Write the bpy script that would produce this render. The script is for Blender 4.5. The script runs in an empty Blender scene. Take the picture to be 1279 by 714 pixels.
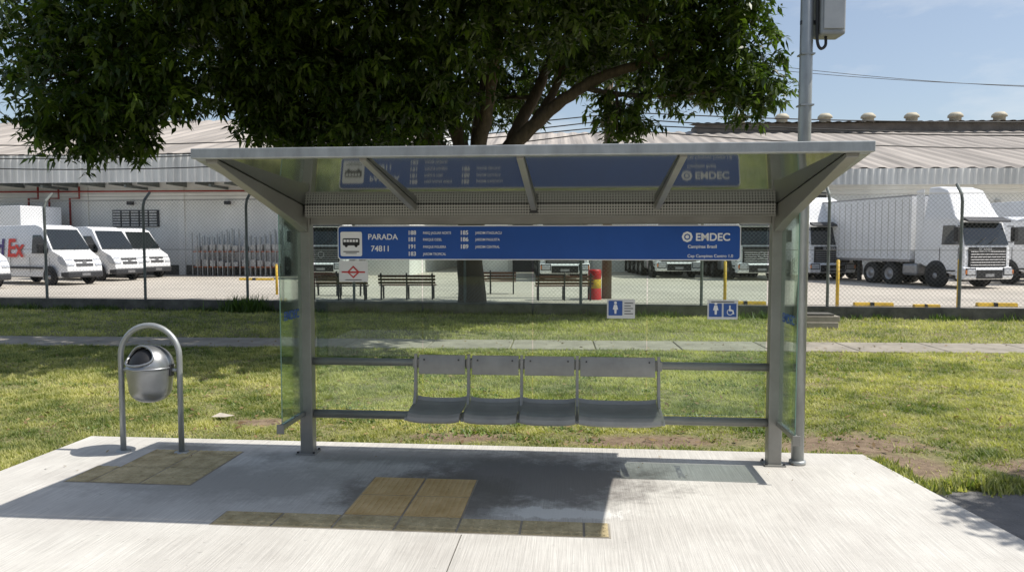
import bpy, bmesh, math, random
import numpy as np
from mathutils import Vector, Matrix
random.seed(7); rng=np.random.default_rng(7)
sc=bpy.context.scene
R=math.radians
# ---------------------------------------------------------------- materials
def M(name,col,rough=.5,metal=0,ns=0,na=0,bump=0,bs=40,st=(1,1,1),spec=None,col2=None,detail=6,coord='Object'):
    m=bpy.data.materials.new(name); m.use_nodes=True
    nt=m.node_tree; N=nt.nodes; L=nt.links
    b=N['Principled BSDF']; b.inputs['Base Color'].default_value=(*col,1)
    b.inputs['Roughness'].default_value=rough; b.inputs['Metallic'].default_value=metal
    if spec is not None: b.inputs['Specular IOR Level'].default_value=spec
    if ns or bump:
        tc=N.new('ShaderNodeTexCoord'); mp=N.new('ShaderNodeMapping'); mp.inputs['Scale'].default_value=st
        L.new(tc.outputs[coord],mp.inputs['Vector'])
    if ns:
        n=N.new('ShaderNodeTexNoise'); n.inputs['Scale'].default_value=ns; n.inputs['Detail'].default_value=detail; n.inputs['Roughness'].default_value=.65
        L.new(mp.outputs[0],n.inputs['Vector'])
        r=N.new('ShaderNodeValToRGB'); r.color_ramp.elements[0].position=.3; r.color_ramp.elements[1].position=.7
        c2=col2 if col2 else tuple(min(1,c*(1+na)) for c in col)
        c1=tuple(c*(1-na) for c in col)
        r.color_ramp.elements[0].color=(*c1,1); r.color_ramp.elements[1].color=(*c2,1)
        L.new(n.outputs['Fac'],r.inputs[0]); L.new(r.outputs[0],b.inputs['Base Color'])
        mr=N.new('ShaderNodeMapRange'); mr.inputs[3].default_value=max(0,rough-.1); mr.inputs[4].default_value=min(1,rough+.12)
        L.new(n.outputs['Fac'],mr.inputs[0]); L.new(mr.outputs[0],b.inputs['Roughness'])
    if bump:
        n2=N.new('ShaderNodeTexNoise'); n2.inputs['Scale'].default_value=bs; n2.inputs['Detail'].default_value=5
        L.new(mp.outputs[0],n2.inputs['Vector'])
        bp=N.new('ShaderNodeBump'); bp.inputs['Strength'].default_value=bump; bp.inputs['Distance'].default_value=.02
        L.new(n2.outputs['Fac'],bp.inputs['Height']); L.new(bp.outputs[0],b.inputs['Normal'])
    return m
def glassM(name,tint,refl=.65,rough=0.0,dirt=.012):
    m=bpy.data.materials.new(name); m.use_nodes=True; nt=m.node_tree; N=nt.nodes; L=nt.links
    N.remove(N['Principled BSDF']); out=N['Material Output']
    t=N.new('ShaderNodeBsdfTransparent'); t.inputs[0].default_value=(*tint,1)
    g=N.new('ShaderNodeBsdfGlossy'); g.inputs['Roughness'].default_value=rough; g.inputs[0].default_value=(.9,.95,.92,1)
    f=N.new('ShaderNodeFresnel'); f.inputs[0].default_value=1.5
    mul=N.new('ShaderNodeMath'); mul.operation='MULTIPLY'; mul.inputs[1].default_value=refl
    L.new(f.outputs[0],mul.inputs[0])
    x=N.new('ShaderNodeMixShader'); L.new(mul.outputs[0],x.inputs[0]); L.new(t.outputs[0],x.inputs[1]); L.new(g.outputs[0],x.inputs[2])
    d=N.new('ShaderNodeBsdfDiffuse'); d.inputs[0].default_value=(.5,.52,.48,1)
    n=N.new('ShaderNodeTexNoise'); n.inputs['Scale'].default_value=2.5; n.inputs['Detail'].default_value=6
    tc=N.new('ShaderNodeTexCoord'); L.new(tc.outputs['Object'],n.inputs['Vector'])
    mr=N.new('ShaderNodeMapRange'); mr.inputs[1].default_value=.35; mr.inputs[2].default_value=.75; mr.inputs[3].default_value=dirt*.3; mr.inputs[4].default_value=dirt*1.6
    L.new(n.outputs[0],mr.inputs[0])
    y=N.new('ShaderNodeMixShader'); L.new(mr.outputs[0],y.inputs[0]); L.new(x.outputs[0],y.inputs[1]); L.new(d.outputs[0],y.inputs[2])
    L.new(y.outputs[0],out.inputs[0]); return m

m_steel=M('shelter_grey_paint',(.28,.275,.25),.4,.35,ns=3,na=.15,bump=.03,bs=60)
m_steel2=M('seat_grey_metal',(.36,.35,.32),.42,.15,ns=6,na=.15)
m_soffit=M('soffit_glossy_panel',(.22,.24,.215),.06,.75)
m_galv=M('galvanised_steel',(.36,.375,.37),.42,.5,ns=9,na=.22,st=(1,1,.3))
m_bin=M('bin_steel',(.34,.35,.36),.36,.75,ns=5,na=.14)
m_black=M('black_plastic',(.012,.012,.013),.5,ns=8,na=.3)
m_dark=M('dark_trim',(.035,.036,.04),.5,ns=8,na=.3)
m_glass=glassM('clear_glass',(.85,.91,.87))
m_glassd=M('vehicle_glass',(.015,.02,.022),.06,0,spec=.8)
m_white=M('vehicle_white_paint',(.80,.81,.82),.3,0,ns=1.5,na=.06)
m_sticker=M('sticker_white',(.72,.72,.7),.5,ns=10,na=.05)
m_blue=M('sign_blue',(.010,.080,.35),.35,0,ns=1.5,na=.12)
m_signwhite=M('sign_white',(.85,.85,.85),.5)
m_red=M('sign_red',(.5,.02,.02),.5)
m_tire=M('tyre_rubber',(.02,.02,.02),.85,ns=10,na=.3)
m_rim=M('wheel_rim',(.35,.35,.36),.4,.7,ns=10,na=.2)
m_lamp=M('headlamp_lens',(.55,.57,.6),.1,.3)
m_orange=M('indicator_orange',(.7,.2,.02),.3)
m_yellow=M('yellow_paint',(.62,.40,.03),.55,ns=6,na=.25)
m_wood=M('bench_wood',(.11,.045,.025),.6,ns=8,na=.35,st=(1,6,6))
m_pole=M('weathered_pole_wood',(.14,.10,.07),.85,ns=12,na=.35,st=(4,4,.5))
m_wall=M('white_painted_wall',(.76,.76,.73),.85,ns=.35,na=.14,bump=.1,st=(1,1,.4),detail=9)
m_fascia=M('corrugated_fascia',(.55,.55,.53),.6,.1,ns=.5,na=.25,st=(1.5,1,.3),detail=9)
m_roofw=M('corrugated_roof_pale',(.35,.315,.28),.8,0,ns=.4,na=.38,st=(3,.18,.18),detail=10)
m_roofd=M('roof_monitor_brown',(.16,.14,.125),.85,ns=1,na=.3)
m_vent=M('vent_beige',(.50,.45,.34),.7,ns=3,na=.15)
m_curb=M('weathered_concrete',(.12,.115,.10),.95,ns=3,na=.45,bump=.5,bs=20)
m_path=M('path_concrete',(.31,.28,.23),.95,ns=2,na=.28,bump=.3,bs=30)
m_yard=M('yard_concrete',(.46,.42,.36),.95,ns=.25,na=.18,detail=10,bump=.1)
m_asph=M('worn_asphalt',(.15,.145,.14),.95,ns=3,na=.3,bump=.5,bs=60)
m_bark=M('tree_bark',(.085,.064,.045),.95,ns=5,na=.45,bump=.9,bs=14,st=(2,2,.6))
m_wire=M('cable_black',(.02,.02,.02),.6)
m_chain=M('chainlink_wire',(.20,.20,.19),.6,.4)
m_fpost=M('fence_post_paint',(.17,.19,.18),.6,.2,ns=5,na=.3)
m_purple=M('purple_letter',(.06,.02,.18),.5)
m_redl=M('red_letter',(.75,.05,.03),.5)
m_card=M('litter_paper',(.5,.45,.38),.9,ns=10,na=.2)

def leafM(name,c1,c2,trans=.3,rough=.42):
    m=bpy.data.materials.new(name); m.use_nodes=True; nt=m.node_tree;N=nt.nodes;L=nt.links
    b=N['Principled BSDF']; b.inputs['Roughness'].default_value=rough
    a=N.new('ShaderNodeAttribute'); a.attribute_name='rnd'
    r=N.new('ShaderNodeValToRGB'); r.color_ramp.elements[0].color=(*c1,1); r.color_ramp.elements[1].color=(*c2,1)
    L.new(a.outputs['Fac'],r.inputs[0]); L.new(r.outputs[0],b.inputs['Base Color'])
    t=N.new('ShaderNodeBsdfTranslucent'); 
    h=N.new('ShaderNodeMixRGB'); h.blend_type='MULTIPLY'; h.inputs[0].default_value=1; h.inputs[2].default_value=(1.5,1.7,.7,1)
    L.new(r.outputs[0],h.inputs[1]); L.new(h.outputs[0],t.inputs[0])
    x=N.new('ShaderNodeMixShader'); x.inputs[0].default_value=trans
    L.new(b.outputs[0],x.inputs[1]); L.new(t.outputs[0],x.inputs[2]); L.new(x.outputs[0],N['Material Output'].inputs[0])
    return m
m_leaf=leafM('mango_leaf',(.014,.033,.007),(.13,.195,.022),.33)  # clump tone range widened so the colour itself adds shading to the crown
m_blade=leafM('grass_blade',(.11,.155,.035),(.56,.52,.22),.35,.6)
m_clover=leafM('clover_leaf',(.06,.11,.025),(.22,.30,.07),.3,.5)
m_weed=leafM('weed_leaf',(.05,.09,.02),(.12,.18,.04),.3)
m_litter=leafM('fallen_leaf',(.12,.07,.03),(.34,.24,.11),.1,.7)

def perfM():
    m=M('perforated_metal',(.4,.4,.38),.45,.3); nt=m.node_tree;N=nt.nodes;L=nt.links
    tc=N.new('ShaderNodeTexCoord'); s=N.new('ShaderNodeSeparateXYZ'); L.new(tc.outputs['Object'],s.inputs[0])
    def ax(o,k,off=0):
        a=N.new('ShaderNodeMath');a.operation='MULTIPLY';a.inputs[1].default_value=k;L.new(o,a.inputs[0])
        f=N.new('ShaderNodeMath');f.operation='FRACT';L.new(a.outputs[0],f.inputs[0])
        c=N.new('ShaderNodeMath');c.operation='SUBTRACT';c.inputs[1].default_value=.5;L.new(f.outputs[0],c.inputs[0])
        p=N.new('ShaderNodeMath');p.operation='POWER';p.inputs[1].default_value=2;L.new(c.outputs[0],p.inputs[0]);return p.outputs[0]
    ad=N.new('ShaderNodeMath');ad.operation='ADD';L.new(ax(s.outputs[0],45),ad.inputs[0]);L.new(ax(s.outputs[2],45),ad.inputs[1])
    lt=N.new('ShaderNodeMath');lt.operation='LESS_THAN';lt.inputs[1].default_value=.10;L.new(ad.outputs[0],lt.inputs[0])
    mx=N.new('ShaderNodeMixRGB');mx.inputs[1].default_value=(.40,.40,.37,1);mx.inputs[2].default_value=(.04,.04,.04,1)
    L.new(lt.outputs[0],mx.inputs[0]);L.new(mx.outputs[0],N['Principled BSDF'].inputs['Base Color']);return m
m_perf=perfM()

# ---------------------------------------------------------------- helpers
def link(o,parent=None):
    sc.collection.objects.link(o)
    if parent: o.parent=parent
    return o
def empty(name,loc=(0,0,0),rz=0):
    e=bpy.data.objects.new(name,None); e.location=loc; e.rotation_euler=(0,0,rz); e.empty_display_size=.2
    return link(e)
def obj(name,verts,faces,mat,parent=None,smooth=False,bev=0,seg=2,loc=None,rot=None):
    me=bpy.data.meshes.new(name); me.from_pydata([tuple(v) for v in verts],[],faces); me.update()
    bm=bmesh.new(); bm.from_mesh(me); bmesh.ops.recalc_face_normals(bm,faces=bm.faces); bm.to_mesh(me); bm.free()
    me.materials.append(mat); o=bpy.data.objects.new(name,me); link(o,parent)
    if smooth:
        for p in me.polygons: p.use_smooth=True
    if bev:
        b=o.modifiers.new('bev','BEVEL'); b.width=bev; b.segments=seg; b.limit_method='ANGLE'; b.angle_limit=R(35)
    if loc: o.location=loc
    if rot: o.rotation_euler=rot
    return o
def boxg(x0,x1,y0,y1,z0,z1):
    v=[(x0,y0,z0),(x1,y0,z0),(x1,y1,z0),(x0,y1,z0),(x0,y0,z1),(x1,y0,z1),(x1,y1,z1),(x0,y1,z1)]
    f=[(0,3,2,1),(4,5,6,7),(0,1,5,4),(1,2,6,5),(2,3,7,6),(3,0,4,7)]
    return v,f
def box(name,x0,x1,y0,y1,z0,z1,mat,parent=None,bev=0,seg=2):
    v,f=boxg(x0,x1,y0,y1,z0,z1); return obj(name,v,f,mat,parent,bev=bev,seg=seg)
def multi(parts):
    V=[];F=[]
    for v,f in parts:
        o=len(V); V+=list(v); F+=[tuple(i+o for i in q) for q in f]
    return V,F
def boxes(name,lst,mat,parent=None,bev=0):
    V,F=multi([boxg(*b) for b in lst]); return obj(name,V,F,mat,parent,bev=bev,seg=1)
def tubeg(pts,rad,n=10,caps=True):
    pts=[Vector(p) for p in pts]
    if not hasattr(rad,'__len__'): rad=[rad]*len(pts)
    V=[];F=[];prev=None
    for i,p in enumerate(pts):
        t=(pts[min(i+1,len(pts)-1)]-pts[max(i-1,0)]).normalized()
        if prev is None:
            a=Vector((0,0,1)) if abs(t.z)<.9 else Vector((1,0,0)); nrm=t.cross(a).normalized()
        else: nrm=(prev-t*prev.dot(t)).normalized()
        prev=nrm; b=t.cross(nrm)
        for k in range(n):
            a=2*math.pi*k/n; V.append(p+(nrm*math.cos(a)+b*math.sin(a))*rad[i])
    for i in range(len(pts)-1):
        for k in range(n):
            F.append((i*n+k,i*n+(k+1)%n,(i+1)*n+(k+1)%n,(i+1)*n+k))
    if caps:
        F.append(tuple(range(n))[::-1]); F.append(tuple((len(pts)-1)*n+k for k in range(n)))
    return V,F
def tube(name,pts,r,mat,parent=None,n=12):
    v,f=tubeg(pts,r,n); o=obj(name,v,f,mat,parent)
    for p in o.data.polygons: p.use_smooth=len(p.vertices)==4
    return o
def spl(ctrl,n=10):
    c=[Vector(p) for p in ctrl]; c=[c[0]*2-c[1]]+c+[c[-1]*2-c[-2]]; out=[]
    for i in range(1,len(c)-2):
        for k in range(n):
            t=k/n; p0,p1,p2,p3=c[i-1:i+3]
            out.append(.5*((2*p1)+(p2-p0)*t+(2*p0-5*p1+4*p2-p3)*t*t+(3*p1-p0-3*p2+p3)*t**3))
    out.append(c[-2]); return out
def prism(name,poly,u0,u1,mat,parent=None,bev=0,axis='x',seg=2):
    n=len(poly)
    if axis=='x': V=[(u0,a,b) for a,b in poly]+[(u1,a,b) for a,b in poly]
    elif axis=='y': V=[(a,u0,b) for a,b in poly]+[(a,u1,b) for a,b in poly]
    else: V=[(a,b,u0) for a,b in poly]+[(a,b,u1) for a,b in poly]
    F=[tuple(range(n)),tuple(range(2*n-1,n-1,-1))]+[(i,(i+1)%n,n+(i+1)%n,n+i) for i in range(n)]
    return obj(name,V,F,mat,parent,bev=bev,seg=seg)
def lathe(name,prof,mat,parent=None,n=32,axis='z',loc=(0,0,0)):
    V=[];F=[]
    for r,h in prof:
        for k in range(n):
            a=2*math.pi*k/n; c,s=r*math.cos(a),r*math.sin(a)
            V.append((c,s,h) if axis=='z' else (c,h,s))
    for i in range(len(prof)-1):
        for k in range(n): F.append((i*n+k,i*n+(k+1)%n,(i+1)*n+(k+1)%n,(i+1)*n+k))
    return obj(name,V,F,mat,parent,smooth=True,loc=loc)
def text(name,body,size,loc,mat,parent,rot=(math.pi/2,0,0),align='LEFT',bold=0,sx=1):
    c=bpy.data.curves.new(name,'FONT'); c.body=body; c.size=size; c.align_x=align; c.offset=bold; c.extrude=.0006
    o=bpy.data.objects.new(name,c); c.materials.append(mat); link(o,parent); o.location=loc; o.rotation_euler=rot; o.scale=(sx,1,1); return o
def fastmesh(name,V,F,mat,rnd=None,parent=None,nv=3):
    me=bpy.data.meshes.new(name); me.vertices.add(len(V)); me.vertices.foreach_set('co',V.astype(np.float32).ravel())
    me.loops.add(F.size); me.loops.foreach_set('vertex_index',F.astype(np.int32).ravel())
    me.polygons.add(len(F)); me.polygons.foreach_set('loop_start',np.arange(0,F.size,nv,dtype=np.int32))
    try: me.polygons.foreach_set('loop_total',np.full(len(F),nv,dtype=np.int32))
    except Exception: pass
    me.update(calc_edges=True); me.validate()
    if rnd is not None:
        a=me.attributes.new('rnd','FLOAT','POINT'); a.data.foreach_set('value',rnd.astype(np.float32))
    me.materials.append(mat); o=bpy.data.objects.new(name,me); return link(o,parent)
def corr(name,x0,x1,p0,p1,pitch,amp,mat,parent,thick=0):
    d=Vector((0,p1[0]-p0[0],p1[1]-p0[1])).normalized(); nr=Vector((1,0,0)).cross(d)
    n=int((x1-x0)/pitch*4); V=[];F=[]
    for i in range(n+1):
        x=x0+(x1-x0)*i/n; a=amp*[0,1,1,0][i%4]
        V.append(Vector((x,p0[0],p0[1]))+nr*a); V.append(Vector((x,p1[0],p1[1]))+nr*a)
    for i in range(n): F.append((2*i,2*i+2,2*i+3,2*i+1))
    return obj(name,V,F,mat,parent)

YAW=R(-5); cU=Vector((math.cos(YAW),math.sin(YAW))); cV=Vector((-math.sin(YAW),math.cos(YAW))); O=Vector((.19,6.15))
def W(u,v): p=O+cU*u+cV*v; return p.x,p.y

# ---------------------------------------------------------------- ground
GZ=-.045
def groundM():
    m=bpy.data.materials.new('lawn_soil'); m.use_nodes=True; nt=m.node_tree;N=nt.nodes;L=nt.links; b=N['Principled BSDF']; b.inputs['Roughness'].default_value=.95
    tc=N.new('ShaderNodeTexCoord')
    def noise(s,d=8):
        n=N.new('ShaderNodeTexNoise'); n.inputs['Scale'].default_value=s;n.inputs['Detail'].default_value=d;n.inputs['Roughness'].default_value=.7;L.new(tc.outputs['Object'],n.inputs[0]);return n.outputs[0]
    r=N.new('ShaderNodeValToRGB'); e=r.color_ramp.elements; e[0].position=.3;e[0].color=(.09,.11,.03,1);e[1].position=.72;e[1].color=(.36,.32,.15,1)
    L.new(noise(14),r.inputs[0])
    r2=N.new('ShaderNodeValToRGB'); e=r2.color_ramp.elements; e[0].position=.5;e[0].color=(0,0,0,1);e[1].position=.64;e[1].color=(1,1,1,1)
    L.new(noise(1.3),r2.inputs[0])
    dn=noise(9)
    dirt=N.new('ShaderNodeValToRGB'); e=dirt.color_ramp.elements; e[0].position=.3;e[0].color=(.13,.085,.055,1);e[1].position=.7;e[1].color=(.34,.25,.17,1);L.new(dn,dirt.inputs[0])
    mask=r2.outputs[0]
    mm=N.new('ShaderNodeMath');mm.operation='MULTIPLY';mm.inputs[1].default_value=.6;L.new(mask,mm.inputs[0]);mask=mm.outputs[0]
    for (cx,cy,rx,ry) in DIRT:
        mp=N.new('ShaderNodeMapping');mp.vector_type='TEXTURE';mp.inputs['Location'].default_value=(cx,cy,GZ);mp.inputs['Scale'].default_value=(rx,ry,1);L.new(tc.outputs['Object'],mp.inputs[0])
        ln=N.new('ShaderNodeVectorMath');ln.operation='LENGTH';L.new(mp.outputs[0],ln.inputs[0])
        a=N.new('ShaderNodeMath');a.operation='ADD';L.new(ln.outputs['Value'],a.inputs[0]);L.new(noise(4),a.inputs[1])
        mr=N.new('ShaderNodeMapRange');mr.inputs[1].default_value=1.1;mr.inputs[2].default_value=1.65;mr.inputs[3].default_value=.95;mr.inputs[4].default_value=0;L.new(a.outputs[0],mr.inputs[0])
        mx=N.new('ShaderNodeMath');mx.operation='MAXIMUM';L.new(mask,mx.inputs[0]);L.new(mr.outputs[0],mx.inputs[1]);mask=mx.outputs[0]
    mix=N.new('ShaderNodeMixRGB');L.new(mask,mix.inputs[0]);L.new(r.outputs[0],mix.inputs[1]);L.new(dirt.outputs[0],mix.inputs[2]);L.new(mix.outputs[0],b.inputs['Base Color'])
    bp=N.new('ShaderNodeBump');bp.inputs['Strength'].default_value=.8;bp.inputs['Distance'].default_value=.03;L.new(noise(30),bp.inputs['Height']);L.new(bp.outputs[0],b.inputs['Normal'])
    return m
DIRT=[(3.1,6.75,.85,.42),(1.3,6.85,.9,.24),(-.5,7.0,.6,.18),(3.3,6.1,.4,.4),(-2.6,7.6,.4,.18),(4.4,6.0,.6,.3)]
obj('ground',[(-400,-100,GZ),(400,-100,GZ),(400,600,GZ),(-400,600,GZ)],[(0,1,2,3)],groundM())

def padM():
    m=bpy.data.materials.new('brushed_concrete'); m.use_nodes=True; nt=m.node_tree;N=nt.nodes;L=nt.links; b=N['Principled BSDF']; b.inputs['Roughness'].default_value=.9
    tc=N.new('ShaderNodeTexCoord')
    def noise(s,st=(1,1,1),d=8,rg=.65):
        mp=N.new('ShaderNodeMapping');mp.inputs['Scale'].default_value=st;L.new(tc.outputs['Object'],mp.inputs[0])
        n=N.new('ShaderNodeTexNoise'); n.inputs['Scale'].default_value=s;n.inputs['Detail'].default_value=d;n.inputs['Roughness'].default_value=rg;L.new(mp.outputs[0],n.inputs[0]);return n.outputs[0]
    r=N.new('ShaderNodeValToRGB'); e=r.color_ramp.elements; e[0].position=.3;e[0].color=(.49,.465,.425,1);e[1].position=.68;e[1].color=(.66,.64,.59,1)
    L.new(noise(1.1,d=10),r.inputs[0])
    st=N.new('ShaderNodeMapRange'); st.inputs[1].default_value=.35;st.inputs[2].default_value=.65;st.inputs[3].default_value=.82;st.inputs[4].default_value=1.06
    brush=noise(1,(95,2.2,1),4); L.new(brush,st.inputs[0])
    mu=N.new('ShaderNodeMixRGB');mu.blend_type='MULTIPLY';mu.inputs[0].default_value=1;L.new(r.outputs[0],mu.inputs[1]);L.new(st.outputs[0],mu.inputs[2])
    col=mu.outputs[0]
    sep=N.new('ShaderNodeSeparateXYZ'); L.new(tc.outputs['Object'],sep.inputs[0])
    def mth(op,a,b_=None):
        q=N.new('ShaderNodeMath'); q.operation=op
        for i_,v_ in enumerate((a,b_)):
            if v_ is None: continue
            if isinstance(v_,(int,float)): q.inputs[i_].default_value=v_
            else: L.new(v_,q.inputs[i_])
        return q.outputs[0]
    def stain(cx,cy,rx,ry,colr,amt,edge=.35,wob=1.2,ns=3.5,nst=(1,1,1)):
        nonlocal col
        dx=mth('DIVIDE',mth('SUBTRACT',sep.outputs[0],cx),rx); dy=mth('DIVIDE',mth('SUBTRACT',sep.outputs[1],cy),ry)
        d=mth('SQRT',mth('ADD',mth('MULTIPLY',dx,dx),mth('MULTIPLY',dy,dy)))
        n_=mth('MULTIPLY',mth('SUBTRACT',noise(ns,nst,d=10,rg=.75),.5),wob*2)
        a=mth('ADD',d,n_)
        mr=N.new('ShaderNodeMapRange');mr.inputs[1].default_value=1-edge;mr.inputs[2].default_value=1;mr.inputs[3].default_value=amt;mr.inputs[4].default_value=0;L.new(a,mr.inputs[0])
        mx=N.new('ShaderNodeMixRGB');mx.blend_type='MIX';L.new(mr.outputs[0],mx.inputs[0]);L.new(col,mx.inputs[1]);mx.inputs[2].default_value=(*colr,1);col=mx.outputs[0]
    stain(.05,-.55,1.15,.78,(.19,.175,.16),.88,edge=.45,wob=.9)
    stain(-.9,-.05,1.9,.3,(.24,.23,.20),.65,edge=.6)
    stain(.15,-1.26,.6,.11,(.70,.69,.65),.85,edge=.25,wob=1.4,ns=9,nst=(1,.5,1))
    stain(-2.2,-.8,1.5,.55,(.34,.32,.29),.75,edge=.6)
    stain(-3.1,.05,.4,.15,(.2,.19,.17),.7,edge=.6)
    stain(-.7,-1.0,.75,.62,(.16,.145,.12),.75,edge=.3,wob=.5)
    stain(1.95,.05,.35,.2,(.30,.28,.25),.5,edge=.6)
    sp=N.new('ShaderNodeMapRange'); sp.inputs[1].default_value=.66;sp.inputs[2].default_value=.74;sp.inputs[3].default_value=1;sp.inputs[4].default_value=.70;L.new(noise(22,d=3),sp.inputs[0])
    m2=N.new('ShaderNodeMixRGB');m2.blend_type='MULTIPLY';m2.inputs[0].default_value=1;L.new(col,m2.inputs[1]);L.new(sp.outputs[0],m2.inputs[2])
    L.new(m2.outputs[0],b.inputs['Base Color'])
    bp=N.new('ShaderNodeBump');bp.inputs['Strength'].default_value=.4;bp.inputs['Distance'].default_value=.01;L.new(brush,bp.inputs['Height']);L.new(bp.outputs[0],b.inputs['Normal'])
    return m
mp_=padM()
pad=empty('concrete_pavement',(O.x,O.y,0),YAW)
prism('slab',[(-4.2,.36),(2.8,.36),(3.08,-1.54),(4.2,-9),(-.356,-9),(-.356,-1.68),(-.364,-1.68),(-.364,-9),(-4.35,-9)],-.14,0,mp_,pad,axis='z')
box('joint_filler',-.3638,-.3562,-9,-1.69,-.12,-.004,m_curb,pad)
# tactile paving
m_tact=M('tactile_tile_ochre',(.60,.40,.16),.85,ns=5,na=.16,bump=.2,col2=(.68,.50,.25))
m_tact2=M('tactile_tile_worn',(.42,.335,.17),.85,ns=7,na=.3,bump=.3,col2=(.60,.50,.30))
tp=empty('tactile_paving',(O.x,O.y,0),YAW)
def tile(u0,u1,v0,v1,kind,i):
    mt=m_tact if kind=='bar' else m_tact2; g=.008
    parts=[boxg(u0+g,u1-g,v0+g,v1-g,.0,.006)]
    if kind=='bar':
        n=9; s=(u1-u0)/n
        for k in range(n): parts.append(boxg(u0+s*(k+.25),u0+s*(k+.75),v0+.02,v1-.02,.006,.010))
    else:
        nu=max(1,int((u1-u0)/.05)); nv=max(1,int((v1-v0)/.05))
        for a in range(nu):
            for b_ in range(nv):
                cu=u0+(u1-u0)*(a+.5)/nu; cv=v0+(v1-v0)*(b_+.5)/nv; r0,r1=.016,.010
                v=[(cu+r0*math.cos(t*math.pi/3),cv+r0*math.sin(t*math.pi/3),.006) for t in range(6)]+[(cu+r1*math.cos(t*math.pi/3),cv+r1*math.sin(t*math.pi/3),.011) for t in range(6)]
                f=[(6,7,8,9,10,11)]+[(t,(t+1)%6,6+(t+1)%6,6+t) for t in range(6)]
                parts.append((v,f))
    V,F=multi(parts); obj(f'tile_{i}',V,F,mt,tp)
i=0
for a in (-1.2,-.8):
    for b_ in (-1.42,-1.02): tile(a,a+.4,b_,b_+.4,'bar',i); i+=1
for k in range(6): tile(-2.0+.4*k,-1.6+.4*k,-1.66,-1.42,'dot',i); i+=1
tile(.4,.56,-1.66,-1.42,'dot',i); i+=1
for a in (-3.33,-2.93):
    for b_ in (-.93,-.53): tile(a,a+.4,b_,b_+.4,'dot',i); i+=1
tile(-3.53,-3.33,-.93,-.53,'dot',i); i+=1; tile(-3.33,-2.93,-.13,-.03,'dot',i); i+=1; tile(-2.93,-2.53,-.13,-.03,'dot',i); i+=1
boxes('grout_bed',[(-1.205,-.395,-1.42,-.615,-.01,.002),(-2.005,.565,-1.665,-1.421,-.01,.002),(-3.335,-2.525,-.935,-.025,-.01,.002),(-3.535,-3.336,-.935,-.525,-.01,.002)],m_path,tp)

wr=empty('worn_road_shoulder',(O.x,O.y,GZ+.004),YAW)
obj('shoulder_surface',[(2.92,-.45,0),(9,-.25,0),(9,-12,0),(4.5,-12,0)],[(0,1,2,3)],m_asph,wr)
rd=empty('street_road',(0,-8,GZ+.008),YAW)
obj('asphalt',[(-100,-13,0),(100,-13,0),(100,-2,0),(-100,-2,0)],[(0,1,2,3)],m_asph,rd)
pt=empty('concrete_path',(0,13.5,GZ+.004),R(-3.4))
boxes('path_slabs',[(-60+1.5*k+.01,-58.5+1.5*k-.01,-.6+random.uniform(-.02,.02),.6,-.05,.018) for k in range(80)],m_path,pt,bev=.01)
FE=empty('chainlink_fence',(-13.4,21.3,GZ),R(-7.7))
yd=empty('yard_pavement',(-13.4,21.3,GZ+.01),R(-7.7))
obj('yard_surface',[(-60,.15,0),(90,.15,0),(120,200,0),(-120,200,0)],[(0,1,2,3)],m_yard,yd)

# unseen building added behind the camera to darken glass reflections
OB=empty('added_backdrop_building',(0,-30,GZ),R(-5))
box('walls',-45,45,-14,0,0,8,M('backdrop_brick',(.22,.13,.09),.9,ns=2,na=.25),OB)
box('roof_slab',-45.4,45.4,-14.4,.4,8.003,8.3,m_curb,OB)
boxes('windows',[(x,x+1.8,.003,.06,z,z+1.6) for x in np.arange(-42,42,3.6) for z in (1.2,4.8)],m_glassd,OB)
boxes('sills',[(x-.1,x+1.9,.003,.15,z-.12,z-.01) for x in np.arange(-42,42,3.6) for z in (1.2,4.8)],m_path,OB)

# ---------------------------------------------------------------- fence
L0,L1=-12.3,40.0; H=2.75
boxes('base_wall',[(L0-20,L1+10,-.1,.1,-.1,.30)],m_curb,FE,bev=.02)
parts=[];
x=L0
while x<=L1:
    parts.append(tubeg([(x,0,.2),(x,0,2.9),(x,.06,3.08),(x,.32,3.32)],.038,8)); x+=3.07
V,F=multi(parts); obj('posts',V,F,m_fpost,FE)
parts=[]; s=.105; w=.0026
def wire(p,q,w):
    return tubeg([p,q],w,3,False)
a=L0-H
while a<L1:
    x0,x1=a,a+H; z0,z1=.32,.32+H
    if x0<L0: z0+=L0-x0; x0=L0
    if x1>L1: z1-=x1-L1; x1=L1
    parts.append(wire((x0,-.04,z0),(x1,-.04,z1),w)); parts.append(wire((x0,-.045,.64+H-z0),(x1,-.045,.64+H-z1),w)); a+=s
V,F=multi(parts); obj('mesh_wire',V,F,m_chain,FE)
parts=[tubeg([(L0,-.04,z),(L1,-.04,z)],.006,4,False) for z in (.33,1.7,.32+H)]
for (yy,zz) in ((.1,3.1),(.2,3.2),(.3,3.3)): parts.append(tubeg([(L0,yy,zz),(L1,yy,zz)],.005,4,False))
V,F=multi(parts); obj('tension_wires',V,F,m_chain,FE)

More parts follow.
